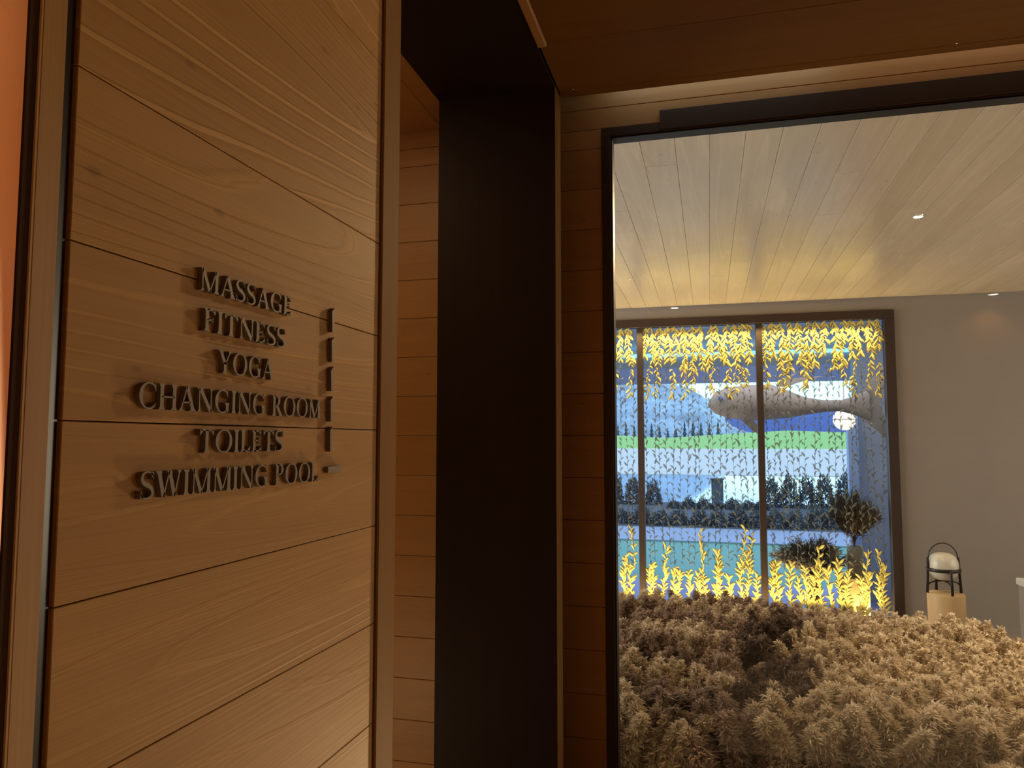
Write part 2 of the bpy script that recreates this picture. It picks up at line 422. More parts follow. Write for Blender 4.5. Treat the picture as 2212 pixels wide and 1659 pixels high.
# floor: dark timber border, pale stone field
bm = bmesh.new(); box(bm, -1.8, 2.8, -1.65, 2.7, -0.08, -0.002); o = obj('floor', bm, M_FLOORD); struct(o, 'dark timber corridor floor', 'floor')
bm = bmesh.new(); box(bm, 0.02, 2.74, -1.59, 1.45, -0.002, 0.004); o = obj('floor_stone', bm, M_STONE); struct(o, 'pale stone field of the corridor floor', 'floor')
# ceiling: oak boards along X right of the smoked band, along Y left of it, stopping short of the glass wall
cuts = [-1.6 + 0.2935 * 0, -1.306, -1.013, -0.72, -0.426, -0.133, 0.161, 0.54, 0.92, 1.30, 1.70, 2.094, 2.415, 2.46]
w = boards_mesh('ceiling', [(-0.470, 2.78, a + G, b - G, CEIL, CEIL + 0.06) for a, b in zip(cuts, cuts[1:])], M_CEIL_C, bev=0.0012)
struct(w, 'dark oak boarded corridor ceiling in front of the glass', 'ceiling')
w = boards_mesh('ceiling_strip', [(x0 + G, x1 - G, -1.6, 2.60, CEIL, CEIL + 0.06) for x0, x1 in ((-0.957, -0.8895), (-1.36, -0.957), (-1.78, -1.36))] , M_CEIL_S, bev=0.0012)
struct(w, 'lighter oak ceiling boards left of the smoked wood band', 'ceiling')
w = boards_mesh('trim_5', [(-0.4745, -0.446, -1.6, 2.10, CEIL - 0.010, CEIL + 0.03)], M_CEIL_S, bev=0.004)
struct(w, 'thin oak edge strip along the right side of the smoked ceiling band', 'trim')
# smoked portal: flat band in the ceiling turning down into an upright panel
w = boards_mesh('trim_6', [(-0.8875, -0.4765, -1.6, 2.365, CEIL - 0.004, CEIL + 0.05)], M_DARKW, bev=0.001)
struct(w, 'smoked almost black wood band running along the ceiling', 'trim')
w = boards_mesh('trim_7', [(-0.8875, -0.4785, 2.365, 2.45, 0.0, CEIL + 0.05)], M_DARKW, bev=0.001)
struct(w, 'smoked almost black upright wood panel left of the glass', 'trim')
w = boards_mesh('trim_8', [(-0.4785, -0.4762, 2.367, 2.458, 0.0, CEIL + 0.04)], M_TRIM_Z, bev=0.0004)
struct(w, 'thin oak edging on the right side of the smoked upright panel', 'trim')
# lid of the slot and slab above the corridor
bm = bmesh.new(); box(bm, -1.8, 2.8, -1.65, 2.70, CEIL + 0.37, CEIL + 0.42); box(bm, -1.8, 2.8, 2.40, 2.42, CEIL + 0.06, CEIL + 0.37)
o = obj('ceiling_slab', bm, plain('slab_grey', (0.2, 0.15, 0.1), 0.8)); struct(o, 'slab over the ceiling slot', 'ceiling')

# ------------------------------------------------------------------ glass pane between corridor and lounge
win1 = thing('window_1', 'large clear glass pane in a dark bronze frame looking into the lounge', 'window', (0.7, 2.6, 0)); win1['kind'] = 'structure'
def part(name, bm, mat, root, smooth=False):
    o = obj(name, bm, mat, None, smooth)
    o.parent = root; o.matrix_parent_inverse = Matrix.LocRotScale(root.location, root.rotation_euler, None).inverted()
    return o
bm = bmesh.new(); box(bm, -0.3520, -0.3215, 2.594, 2.66, 0, EYE + 1.116, 0.001); part('frame_jamb', bm, M_FRAME, win1)
bm = bmesh.new(); box(bm, -0.3215, 2.75, 2.594, 2.66, EYE + 1.084, EYE + 1.116, 0.001); part('frame_head', bm, M_FRAME, win1)
bm = bmesh.new(); box(bm, -0.1465, 2.75, 2.585, 2.6, EYE + 1.088, EYE + 1.156, 0.001); part('blind_cassette', bm, M_FRAME, win1)
bm = bmesh.new(); box(bm, -0.3215, -0.3155, 2.600, 2.655, 0, EYE + 1.084); box(bm, -0.3215, 2.75, 2.600, 2.655, EYE + 1.078, EYE + 1.084); part('gasket', bm, M_BLACK, win1)
bm = bmesh.new(); box(bm, -0.32, 2.75, 2.650, 2.6501, 0.0, EYE + 1.082); 
for f in list(bm.faces):
    if abs(f.normal.y) < 0.5 or f.calc_center_median().y > 2.65005: bm.faces.remove(f)
part('pane', bm, M_GLASS, win1)

# two small screws in the ceiling edge
for i, (x, y, lab) in enumerate(((-0.421, 2.397, 'small bright screw in the ceiling near the smoked band'), (0.735, 2.398, 'small bright screw in the ceiling above the right part of the glass'))):
    bm = bmesh.new(); lathe(bm, [(0.0, -0.006), (0.0025, -0.005), (0.0035, -0.002), (0.0035, 0.0)], 12)
    t = obj('screw', bm, M_SCREW, None, True); t.location = (x, y, CEIL); tag(t, lab, 'screw', 'screws in the corridor ceiling')

# ------------------------------------------------------------------ raised lettering
def prism_strip(bm, L, R, t):
    """L, R: lists of 2D points either side of a stroke; extruded to thickness t."""
    n = len(L)
    f1 = [[bm.verts.new((p[0], p[1], z)) for p in pts] for z in (t, 0.0) for pts in (L, R)]
    lf, rf, lb, rb = f1
    for i in range(n - 1):
        bm.faces.new((lf[i], rf[i], rf[i + 1], lf[i + 1]))
        bm.faces.new((lf[i], lf[i + 1], lb[i + 1], lb[i]))
        bm.faces.new((rf[i + 1], rf[i], rb[i], rb[i + 1]))
    bm.faces.new((lf[0], lb[0], rb[0], rf[0])); bm.faces.new((rf[-1], rb[-1], lb[-1], lf[-1]))
TK, TN = 0.165, 0.06       # thick and thin stroke widths in cap heights
def stroke(bm, pts, w0, t, flare0=1.0, flare1=1.0):
    pts = [np.array(p, float) for p in pts]; n = len(pts)
    ws = list(w0) if hasattr(w0, '__len__') else [w0] * n
    L, R = [], []
    for i in range(n):
        d = pts[min(i + 1, n - 1)] - pts[max(i - 1, 0)]; d /= np.linalg.norm(d); nn = np.array((-d[1], d[0]))
        k = ws[i] * (flare0 if i == 0 else flare1 if i == n - 1 else 1.0) / 2
        L.append(pts[i] + nn * k); R.append(pts[i] - nn * k)
    prism_strip(bm, L, R, t)
def stem(bm, x, y0, y1, wd, t, s0=1.75, s1=1.75):
    h = y1 - y0; e = min(0.12, h * .3)
    ys = [y0, y0 + 0.02, y0 + e, y1 - e, y1 - 0.02, y1]
    k0 = max(wd * s0, wd + .10) if s0 > 1 else wd; k1 = max(wd * s1, wd + .10) if s1 > 1 else wd
    ws = [k0, k0 * .96, wd, wd, k1 * .96, k1]
    prism_strip(bm, [(x - a / 2, y) for a, y in zip(ws, ys)], [(x + a / 2, y) for a, y in zip(ws, ys)], t)
def diag(bm, p, q, wd, t, s0=0.0, s1=0.0):
    """slanted stroke cut level at top and bottom, with optional level serif width s at either end"""
    (x0, y0), (x1, y1) = p, q
    ks = [0, 0.02, 0.12, 0.88, 0.98, 1]
    dx = wd * math.hypot(x1 - x0, y1 - y0) / abs(y1 - y0)
    ws = [dx + s0, dx + s0 * .95, dx, dx, dx + s1 * .95, dx + s1]
    prism_strip(bm, [(x0 + (x1 - x0) * k - a / 2, y0 + (y1 - y0) * k) for a, k in zip(ws, ks)], [(x0 + (x1 - x0) * k + a / 2, y0 + (y1 - y0) * k) for a, k in zip(ws, ks)], t)
def arc(bm, cx, cy, rx, ry, a0, a1, t, thick=TK, thin=TN, n=28):
    L, R = [], []
    for i in range(n + 1):
        a = math.radians(a0 + (a1 - a0) * i / n)
        wd = thin + (thick - thin) * abs(math.cos(a + .15)) ** 1.5
        L.append((cx + (rx) * math.cos(a), cy + (ry) * math.sin(a)))
        R.append((cx + (rx - wd) * math.cos(a), cy + (ry - thin) * math.sin(a)))
    prism_strip(bm, L, R, t)
def tri(bm, pts, t):
    f = [bm.verts.new((*p, t)) for p in pts]; b = [bm.verts.new((*p, 0)) for p in pts]
    bm.faces.new(f); n = len(pts)
    for i in range(n): bm.faces.new((f[i], b[i], b[(i + 1) % n], f[(i + 1) % n]))
def bar(bm, x0, x1, y, t, wd=TN):
    prism_strip(bm, [(x0, y + wd / 2), (x1, y + wd / 2)], [(x0, y - wd / 2), (x1, y - wd / 2)], t)
def s_curve(bm, w_, t):
    P = [(w_ * .93, .80), (w_ * .80, .94), (w_ * .52, .985), (w_ * .22, .93), (w_ * .10, .76), (w_ * .22, .60), (w_ * .50, .50), (w_ * .80, .39), (w_ * .93, .22), (w_ * .80, .07), (w_ * .48, .01), (w_ * .18, .06), (w_ * .05, .21)]
    Ws = [.08, TN, TN, .09, .12, .15, .165, .15, .12, .09, TN, TN, .09]
    ts = np.linspace(0, len(P) - 1, 44); Q, Wq = [], []
    P = np.array(P)
    for u in ts:                                         # Catmull-Rom
        i = min(int(u), len(P) - 2); f = u - i
        p0, p1, p2, p3 = P[max(i - 1, 0)], P[i], P[i + 1], P[min(i + 2, len(P) - 1)]
        Q.append(0.5 * (2 * p1 + (p2 - p0) * f + (2 * p0 - 5 * p1 + 4 * p2 - p3) * f * f + (3 * p1 - p0 - 3 * p2 + p3) * f ** 3))
        Wq.append(Ws[i] * (1 - f) + Ws[i + 1] * f)
    stroke(bm, Q, Wq, t)
    tri(bm, [(w_ * .98, .99), (w_ * .72, .95), (w_ * .90, .84), (w_ * .97, .70)], t); tri(bm, [(w_ * .03, .32), (w_ * .0, .02), (w_ * .30, .05), (w_ * .10, .17)], t)
def glyph(ch, bm, t):
    if ch == 'M':
        stem(bm, .13, 0, 1, TN, t, 2, 1); stem(bm, .93, 0, 1, TK, t, 1.75, 1.2); diag(bm, (.54, .0), (.14, 1), TK, t, 0, .06); diag(bm, (.54, .0), (.90, 1), TN, t); return 1.09
    if ch == 'A':
        diag(bm, (.10, 0), (.42, 1), TN, t, .14, 0); diag(bm, (.76, 0), (.42, 1), TK, t, .12, 0); bar(bm, .2, .62, .34, t); return .88
    if ch == 'S': s_curve(bm, .58, t); return .62
    if ch in 'GC':
        arc(bm, .48, .5, .46, .515, 52, 308, t)
        tri(bm, [(.78, 1.0), (.70, .87), (.80, .66)], t)
        if ch == 'G': stem(bm, .76, .03, .44, TK * .95, t, 1, 1.8); return .93
        tri(bm, [(.80, .26), (.70, .12), (.74, .03)], t); return .86
    if ch == 'O': arc(bm, .5, .5, .48, .515, 0, 360, t, n=44); return 1.0
    if ch in 'EF':
        stem(bm, .15, 0, 1, TK, t); bar(bm, .15, .56, .965, t, .07); bar(bm, .15, .48, .52, t, .065)
        tri(bm, [(.42, .95), (.585, 1.0), (.585, .76)], t); tri(bm, [(.47, .66), (.38, .52), (.47, .38)], t)
        if ch == 'E': bar(bm, .15, .58, .035, t, .07); tri(bm, [(.42, .05), (.62, .25), (.60, .0)], t); return .66
        return .61
    if ch == 'I': stem(bm, .16, 0, 1, TK, t); return .33
    if ch == 'T':
        stem(bm, .38, 0, .98, TK, t, 1.75, 1); bar(bm, .03, .73, .965, t, .07)
        tri(bm, [(.0, 1.0), (.18, .95), (.02, .74)], t); tri(bm, [(.76, 1.0), (.74, .74), (.58, .95)], t); return .76
    if ch == 'N':
        stem(bm, .13, 0, 1, TN, t, 2, 1); stem(bm, .80, 0, 1, TN, t, 1, 2); diag(bm, (.80, 0), (.14, 1), TK, t, 0, .1); return .93
    if ch == 'Y':
        stem(bm, .42, 0, .5, TK, t, 1.75, 1); diag(bm, (.42, .40), (.12, 1), TK * .95, t, 0, .12); diag(bm, (.44, .42), (.74, 1), TN, t, 0, .14); return .82
    if ch == 'H':
        stem(bm, .14, 0, 1, TK, t); stem(bm, .76, 0, 1, TK, t); bar(bm, .14, .76, .5, t); return .92
    if ch in 'RP':
        stem(bm, .15, 0, 1, TK, t); arc(bm, .28, .74, .33, .26, -90, 90, t); bar(bm, .15, .29, .965, t, .07); bar(bm, .15, .29, .515, t, .07)
        if ch == 'R': diag(bm, (.68, 0), (.34, .52), TK, t, .10, 0); return .78
        return .66
    if ch == 'L':
        stem(bm, .15, 0, 1, TK, t); bar(bm, .15, .55, .035, t, .07); tri(bm, [(.40, .05), (.61, .27), (.58, .0)], t); return .64
    if ch == 'W':
        diag(bm, (.34, 0), (.10, 1), TK, t, 0, .12); diag(bm, (.34, 0), (.60, 1), TN, t); diag(bm, (.86, 0), (.60, 1), TK, t, 0, .08); diag(bm, (.86, 0), (1.10, 1), TN, t, 0, .13); return 1.2
    return .34
WALL_X = -0.5
def put_on_wall(bm, y, z, sx, sz):
    """local (x right, y up, z out) -> the sign wall, whose reading direction is +Y"""
    for v in bm.verts: v.co = Vector((v.co.z, v.co.x * sx, v.co.y * sz))
    bmesh.ops.recalc_face_normals(bm, faces=bm.faces)
DEP = 0.0062
LINES = [('MASSAGE', .6375, .8080, .1515, .0230), ('FITNESS', .6450, .7960, .1108, .0232), ('YOGA', .6700, .7725, .0700, .0240),
         ('CHANGING ROOM', .5590, .8830, .0283, .0240), ('TOILETS', .6440, .7965, -.0133, .0240), ('SWIMMING POOL', .5655, .8810, -.0535, .0245)]
for word, y0, y1, z0, cap in LINES:
    adv = []
    for ch in word:
        b2 = bmesh.new(); adv.append(glyph(ch, b2, 1)); b2.free()
    gap = 0.085; total = sum(adv) + gap * (len(word) - 1); sx = (y1 - y0) / total
    t = thing('sign_lettering', 'raised bronze lettering reading %s on the oak wall' % word, 'sign', (WALL_X, y0, EYE + z0), 0, 'raised sign lines on the oak wall')
    x = 0.0
    for ch, a in zip(word, adv):
        if ch != ' ':
            bm = bmesh.new(); glyph(ch, bm, DEP); put_on_wall(bm, 0, 0, sx, cap)
            o = obj('letter', bm, M_BRONZE, t); o.location = (0, x * sx, 0)
        x += a + gap
ARW = [(.1465, .0338, 'MASSAGE'), (.1057, .0342, 'FITNESS'), (.0657, .0340, 'YOGA'), (.0245, .0345, 'CHANGING ROOM'), (-.0160, .0338, 'TOILETS')]
for z0, ln, word in ARW:
    bm = bmesh.new(); tri(bm, [(-.0022, 0), (.0026, 0), (.0036, ln), (-.0036, ln - .0058)], .0065); put_on_wall(bm, 0, 0, 1, 1)
    o = obj('arrow', bm, M_BRONZE); o.location = (WALL_X, .9128, EYE + z0)
    tag(o, 'raised bronze upright pointer bar at the end of the %s line' % word, 'arrow', 'pointer bars beside the sign lines')
bm = bmesh.new(); tri(bm, [(0, -.0038), (.0382, -.0056), (.0342, .0056), (0, .0038)], .0065); put_on_wall(bm, 0, 0, 1, 1)
o = obj('arrow', bm, M_BRONZE); o.location = (WALL_X, .9056, EYE - .0402)
tag(o, 'raised bronze level pointer bar at the end of the SWIMMING POOL line', 'arrow', 'pointer bars beside the sign lines')

# ------------------------------------------------------------------ lounge shell
YB = 6.683
bm = bmesh.new(); box(bm, -3.0, 4.2, 2.70, YB + 0.15, -0.08, 0.0); o = obj('floor_lounge', bm, M_LFLOOR); struct(o, 'lounge floor hidden under the dried grass bed', 'floor')
PW = 0.1352
x0s = [-0.2452 + PW * i for i in range(-21, 34)]
bxs = []
for i, x0 in enumerate(x0s):
    if x0 > 4.2 or x0 < -3.1: continue
    joints = sorted([2.70, YB] + [2.9 + random.random() * 3.6 for _ in range(random.choice((0, 1, 1, 2)))])
    for ya, yb in zip(joints, joints[1:]):
        if yb - ya > .05: bxs.append((x0 + G, x0 + PW - G, ya + .0006, yb - .0006, CEIL, CEIL + .03))
random.shuffle(bxs)
w = boards_mesh('ceiling_lounge', bxs, M_CEIL_F, bev=0.0014); struct(w, 'pale oak planked lounge ceiling running towards the etched window', 'ceiling')
bm = bmesh.new(); box(bm, -3.0, 4.2, 2.70, YB + .15, CEIL + .032, CEIL + .10); o = obj('ceiling_lounge_slab', bm, plain('slab_dark', (.06, .045, .03), .8)); struct(o, 'dark slab above the lounge planks', 'ceiling')
WX0, WX1, WZ1 = -1.35, 1.49, EYE + 1.072
bm = bmesh.new()
box(bm, WX1 - .02, 4.2, YB, YB + .15, 0, CEIL + .03); box(bm, -3.0, WX0 + .02, YB, YB + .15, 0, CEIL + .03); box(bm, WX0 + .02, WX1 - .02, YB, YB + .15, WZ1 - .02, CEIL + .03)
o = obj('wall_far', bm, M_PLASTER); struct(o, 'warm grey plaster wall around the etched window', 'wall')
bm = bmesh.new(); box(bm, 4.2, 4.3, 2.7, YB + .15, 0, CEIL + .1); o = obj('wall_lounge_right', bm, M_PLASTER); struct(o, 'plaster right wall of the lounge', 'wall')
bm = bmesh.new(); box(bm, -3.1, -3.0, 2.7, YB + .15, 0, CEIL + .1); o = obj('wall_lounge_left', bm, M_PLASTER); struct(o, 'plaster left wall of the lounge', 'wall')

# ------------------------------------------------------------------ etched window
win2 = thing('window_2', 'tall brown framed window etched with golden reeds, bright landscape behind', 'window', (0.2, YB, 0)); win2['kind'] = 'structure'
FW = 0.073
bm = bmesh.new(); box(bm, WX0, WX1, YB - .03, YB + .06, WZ1 - FW, WZ1, .002); part('frame_head', bm, M_FRAME2, win2)
for xa in (WX0, WX1 - .078):
    bm = bmesh.new(); box(bm, xa, xa + .078, YB - .03, YB + .06, .02, WZ1 - FW, .002); part('frame_jamb', bm, M_FRAME2, win2)
bm = bmesh.new(); box(bm, WX0, WX1, YB - .03, YB + .06, .0, .07, .002); part('frame_foot', bm, M_FRAME2, win2)
MUL = (-0.608, 0.403)
for xa in MUL:
    bm = bmesh.new(); box(bm, xa, xa + .054, YB - .025, YB + .05, .07, WZ1 - FW, .002); part('mullion', bm, M_FRAME2, win2)
spans = [(WX0 + .078, MUL[0]), (MUL[0] + .054, MUL[1]), (MUL[1] + .054, WX1 - .078)]
ZT, ZB = WZ1 - FW, 0.07
def leaf_strip(P, base, tip, wd, bend, yoff, V, F, nseg=4):
    """one slender leaf in the window plane with a raised midrib"""
    b0, t0 = np.array(base), np.array(tip); d = t0 - b0; L_ = np.linalg.norm(d); n = np.array((-d[1], d[0])) / max(L_, 1e-6)
    idx = []
    for k in range(nseg + 1):
        u = k / nseg; c = b0 + d * u + n * bend * L_ * math.sin(PI * u)
        hw = wd * math.sin(PI * min(1, .06 + u * .94)) ** .8 + wd * .04
        for s, yo in ((-1, 0.0), (0, -.006), (1, 0.0)):
            idx.append(len(V)); q = c + n * s * hw; V.append((q[0], yoff + yo, q[1]))
    for k in range(nseg):
        for j in (0, 1):
            a = idx[0] + k * 3 + j; F.append((a, a + 1, a + 4, a + 3))
def reed(x, z0, z1, dens, lsz, V, F, yoff, wob=.02, OV=None, OF=None):
    n = max(3, int(abs(z1 - z0) / .05)); ph = random.random() * 6
    pts = [(x + wob * math.sin(ph + 5 * k / n) , z0 + (z1 - z0) * k / n) for k in range(n + 1)]
    for a, b in zip(pts, pts[1:]): leaf_strip(None, a, (b[0], b[1] + (b[1] - a[1]) * .15), .0022 if lsz < .05 else .006, 0, yoff, V, F, 2)
    sgn = 1 if z1 > z0 else -1
    z = z0
    side = random.choice((-1, 1))
    while (z - z1) * sgn < 0:
        u = (z - z0) / (z1 - z0); k = min(int(u * n), n - 1); bx = pts[k][0]
        L_ = lsz * random.uniform(.6, 1.25); an = math.radians(random.uniform(12, 54))
        lw, lb, ly = L_ * random.uniform(.13, .19), side * random.uniform(-.05, .22), random.uniform(0, .006)
        e_ = (bx + side * L_ * math.sin(an), z + sgn * L_ * math.cos(an))
        leaf_strip(None, (bx, z), e_, lw, lb, yoff - ly, V, F)
        if OV is not None: leaf_strip(None, (bx, z), (e_[0] + (e_[0] - bx) * .05, e_[1] + (e_[1] - z) * .05), lw + .0032, lb, yoff - ly + .0055, OV, OF)
        side = -side if random.random() < .85 else side
        z += sgn * dens * random.uniform(.6, 1.5)
M_GOLD = plain('gold_etched_reed', (0.86, 0.60, 0.15), rough=0.6, noise=0.5, nscale=26)
M_OUTL = plain('reed_relief_shade', (.22, .12, .035), .7)  # dark leaf copies paint the relief shade around the reeds
M_ETCH = plain('grey_etched_stem', (0.10, 0.115, 0.10), rough=0.6)
nt = M_ETCH.node_tree; ms = nt.nodes.new('ShaderNodeMixShader'); tp = nt.nodes.new('ShaderNodeBsdfTransparent'); ms.inputs[0].default_value = .22
nt.links.new(nt.nodes['Principled BSDF'].outputs[0], ms.inputs[1]); nt.links.new(tp.outputs[0], ms.inputs[2]); nt.links.new(ms.outputs[0], nt.nodes['Material Output'].inputs['Surface'])
for xa, xb in spans:
    bm = bmesh.new(); box(bm, xa, xb, YB + .010, YB + .0102, ZB, ZT)
    for f in list(bm.faces):
        if abs(f.normal.y) < .5 or f.calc_center_median().y > YB + .0101: bm.faces.remove(f)
    pane = part('pane', bm, M_GLASS2, win2)
    V, F, OV, OF = [], [], [], []
    x = xa + .02
    while x < xb - .02:                                    # golden plants hanging from the head and rising from the foot
        a_ = (YB - .004, .012, OV, OF)
        reed(x, ZT, ZT - random.uniform(.24, .42), .0125, .056, V, F, *a_)
        if random.random() < .8: reed(x + random.uniform(-.03, .03), ZT - random.uniform(.30, .42), ZT - random.uniform(.50, .64), .024, .048, V, F, *a_)
        reed(x + random.uniform(-.03, .03), ZB, ZB + random.uniform(.26, .46), .013, .058, V, F, *a_)
        if random.random() < .35: reed(x + random.uniform(-.03, .03), ZB + .3, ZB + random.uniform(.5, .7), .030, .050, V, F, *a_)
        x += random.uniform(.052, .088)
    g_ = npobj('etched_reeds', V, F, M_GOLD); g_.parent = win2; g_.matrix_parent_inverse = Matrix.Translation(win2.location).inverted(); g_['label'] = 'golden etched reeds'
    g_ = npobj('reed_shade_outline', OV, OF, M_OUTL); g_.parent = win2; g_.matrix_parent_inverse = Matrix.Translation(win2.location).inverted(); g_['label'] = 'brown outlines painting the relief shade of the golden reeds'
    V, F = [], []
    x = xa + .03
    while x < xb - .02:                                    # slim grey stems over the full height
        reed(x, ZB + .35, ZT - random.uniform(.35, .6), .040, .046, V, F, YB + .002, wob=.012)
        x += random.uniform(.042, .066)
    g_ = npobj('etched_stems', V, F, M_ETCH); g_.parent = win2; g_.matrix_parent_inverse = Matrix.Translation(win2.location).inverted(); g_['label'] = 'slim grey etched stems'

# ------------------------------------------------------------------ downlights
def downlight(x, y, lab, grp, r=.022):
    t = thing('ceiling_downlight', lab, 'downlight', (x, y, CEIL), 0, grp)
    bm = bmesh.new(); lathe(bm, [(r, -.0005), (r + .004, -.0005), (r + .005, -.003), (r + .002, -.005), (r, -.004), (r, -.0005)], 32, cap=False); obj('rim', bm, M_RING, t, True)
    bm = bmesh.new(); lathe(bm, [(0, -.0035), (r, -.0035)], 32, cap=False); obj('lens', bm, M_LEDFACE, t)
downlight(1.092, 4.28, 'small round lit downlight in the middle of the lounge ceiling', 'downlight in the lounge ceiling')
for dx, dy, lab in ((-0.275, -1.44, 'lit corridor downlight behind the viewer nearest the varnished panel'), (2.25, -1.46, 'lit corridor downlight behind the viewer nearest the right wall')):
    downlight(dx, dy, lab, 'downlights at the rear of the corridor', .035)

# ------------------------------------------------------------------ side table and lamp on the stump
bm = bmesh.new(); lathe(bm, [(.108, 0), (.113, .01), (.119, .2), (.121, .40), (.117, .412), (0, .412)], 64)
st = obj('stump_table', bm, M_STUMP, None, True); st.location = (1.615, 6.02, 0)
tag(st, 'round pale wooden stump table against the plaster wall under the lamp', 'side table')
t = thing('table_lamp', 'black wooden basket lamp with white globe on the stump table', 'lamp', (1.605, 6.02, .412), .18)
bm = bmesh.new()
prof = []
for k in range(25):
    a = -PI / 2 + PI * k / 24
    prof.append((max(0, .098 * abs(math.cos(a)) ** .75), .186 + .098 * math.copysign(abs(math.sin(a)) ** .85, math.sin(a))))
prof[0] = (0, prof[0][1]); prof[-1] = (0, prof[-1][1])
lathe(bm, prof, 48, cap=False); obj('globe_shade', bm, M_OPAL, t, True)
bm = bmesh.new(); tube(bm, [(.104 * math.cos(a), .104 * math.sin(a), .165) for a in [k * 2 * PI / 40 for k in range(40)]], .0095, 8, True, 1.3); obj('ring', bm, M_LAMPW, t, True)
bm = bmesh.new(); tube(bm, [(.101 * math.cos(a), 0, .245 + .105 * math.sin(a)) for a in [k * PI / 24 for k in range(25)]], .0042, 8); obj('handle', bm, M_LAMPW, t, True)
for a, h in ((0, .248), (PI, .248), (-PI / 2, .178), (PI / 2, .178)):
    bm = bmesh.new(); c, s = math.cos(a), math.sin(a)
    tube(bm, [(.116 * c, .116 * s, 0), (.112 * c, .112 * s, .08), (.108 * c, .108 * s, .165), (.105 * c, .105 * s, h)], [.0095, .0095, .0095, .0085], 8); obj('leg', bm, M_LAMPW, t, True)
for a in (0, PI / 2):
    bm = bmesh.new(); c, s = math.cos(a), math.sin(a)
    tube(bm, [(r_ * c, r_ * s, z) for r_, z in ((-.112, .052), (-.095, .070), (-.06, .082), (0, .085), (.06, .082), (.095, .070), (.112, .052))], .0055, 8); obj('cross_bar', bm, M_LAMPW, t, True)
t = thing('counter', 'off-white block counter at the right edge behind the dried grass', 'counter', (2.37, 5.3, 0))
bm = bmesh.new(); box(bm, -.44, .5, -.25, .35, .555, .60, .006); obj('counter_top', bm, M_TABLE, t)
bm = bmesh.new(); box(bm, -.43, .49, -.24, .34, 0, .555, .004); obj('body', bm, M_PLASTER, t)

# ------------------------------------------------------------------ dried plumes
def plume_arrays(seed, tufts, strands, L_=.23, R_=.033, stem_len=.2, wd=.0026, ln=.024):
    """feathery head: small tufts spiral up the axis, each a spray of bent strands pointing out and up"""
    r = np.random.default_rng(seed)
    lean = r.normal(0, .12, 2); V, F = [], []
    def axis(u): return np.array((lean[0] * u * u * L_ * 1.6, lean[1] * u * u * L_ * 1.6, u * L_))
    for i in range(tufts):
        u = (i + r.uniform(-.4, .4) + .6) / tufts; u = min(max(u, .03), 1.0); phi = i * 2.4 + r.normal(0, .3)
        env = R_ * (math.sin(PI * min(1, u * .86 + .14)) ** .7) * r.uniform(.6, 1.1)
        o = np.array((math.cos(phi), math.sin(phi), 0.0))
        base = axis(u * .9) + o * env * .55 + np.array((0, 0, .012))
        main = o * (.85 - .5 * u) + np.array((0, 0, .95 + .5 * u)); main /= np.linalg.norm(main)
        tl = ln * r.uniform(.8, 1.3)
        for k in range(strands):
            d = main + r.normal(0, .58, 3); d /= np.linalg.norm(d)
            s = np.cross(d, o + r.normal(0, .5, 3)); s /= np.linalg.norm(s) + 1e-9
            p = base + r.normal(0, .006, 3); l = tl * r.uniform(.6, 1.2); w_ = wd * r.uniform(.7, 1.3)
            curl = o * .35 * l - np.array((0, 0, .45 * l))
            j = len(V); mid = p + d * l * .55 + s * w_; mid2 = p + d * l * .55 - s * w_
            V += [p, mid, p + d * l + curl * .6, mid2]
            F.append((j, j + 1, j + 2, j + 3))
    V = np.array(V); F = np.array(F)
    sv, sf = [], []
    for k in range(3):
        c = (axis(.5), np.array((0, 0, 0.0)), np.array((0, 0, -stem_len)))[k]
        for j in range(4): sv.append(c + np.array((math.cos(j * PI / 2), math.sin(j * PI / 2), 0)) * .0022)
    for k in range(2):
        for j in range(4): sf.append((k * 4 + j, k * 4 + (j + 1) % 4, k * 4 + 4 + (j + 1) % 4, k * 4 + 4 + j))
    return V, F, np.array(sv), np.array(sf)
HEADS, FARHEADS = [], []
M_STEMP = plain('straw_stem', (.40, .28, .14), .7)
for s in range(6):
    V, F, sv, sf = plume_arrays(100 + s, 46, 62); HEADS.append((V, F, sv, sf))
    V, F, sv, sf = plume_arrays(200 + s, 36, 24, wd=.0040); FARHEADS.append((V, F))
protos = {}
def head_mesh(s, mat):
    key = (s, mat.name)
    if key not in protos:
        V, F, sv, sf = HEADS[s]
        o = npobj('plume_head', V, F, mat); me = o.data; bpy.data.objects.remove(o)
        o = npobj('stem', sv, sf, M_STEMP); me2 = o.data; bpy.data.objects.remove(o)
        protos[key] = (me, me2)
    return protos[key]
def top_height(x, y):
    h = .528 + .03 * (y - 2.7) / 2.0 + .022 * math.sin(3.1 * x + 1.7 * y) + .016 * math.sin(5.3 * y - 2.2 * x)
    h -= .03 * max(0, x - .5)
    if x > 1.25: h -= .55 * (x - 1.25) ** 1.5
    return h
Fp, yaw, pit = 1607.5, .25806, .07488
def pix(x, y, z):
    fwd = np.array([-math.sin(yaw) * math.cos(pit), math.cos(yaw) * math.cos(pit), math.sin(pit)]); rt = np.array([math.cos(yaw), math.sin(yaw), 0]); up = np.cross(rt, fwd)
    p = np.array((x, y, z - EYE)); d = p @ fwd
    return 1106 + Fp * (p @ rt) / d, 829.5 - Fp * (p @ up) / d
spots = []
y = 2.875
while y < 4.78:
    x = -.9 + random.uniform(0, .05)
    while x < 2.0:
        px, py_ = x + random.uniform(-.019, .019), y + random.uniform(-.019, .019)
        rim = 4.72 - .55 * max(0, px - 1.15) ** 2
        if py_ < rim: spots.append((px, py_))
        x += .054
    y += .053
vis, rest = [], []
for (x, y) in spots:
    h = top_height(x, y) + random.uniform(-.05, .045)
    u, v = pix(x, y, h - .04)
    if 1000 < u < 2700: (vis if 1310 < u < 2230 and v < 1690 else rest).append((x, y, h, u, v))
vis.sort(key=lambda s_: s_[1])
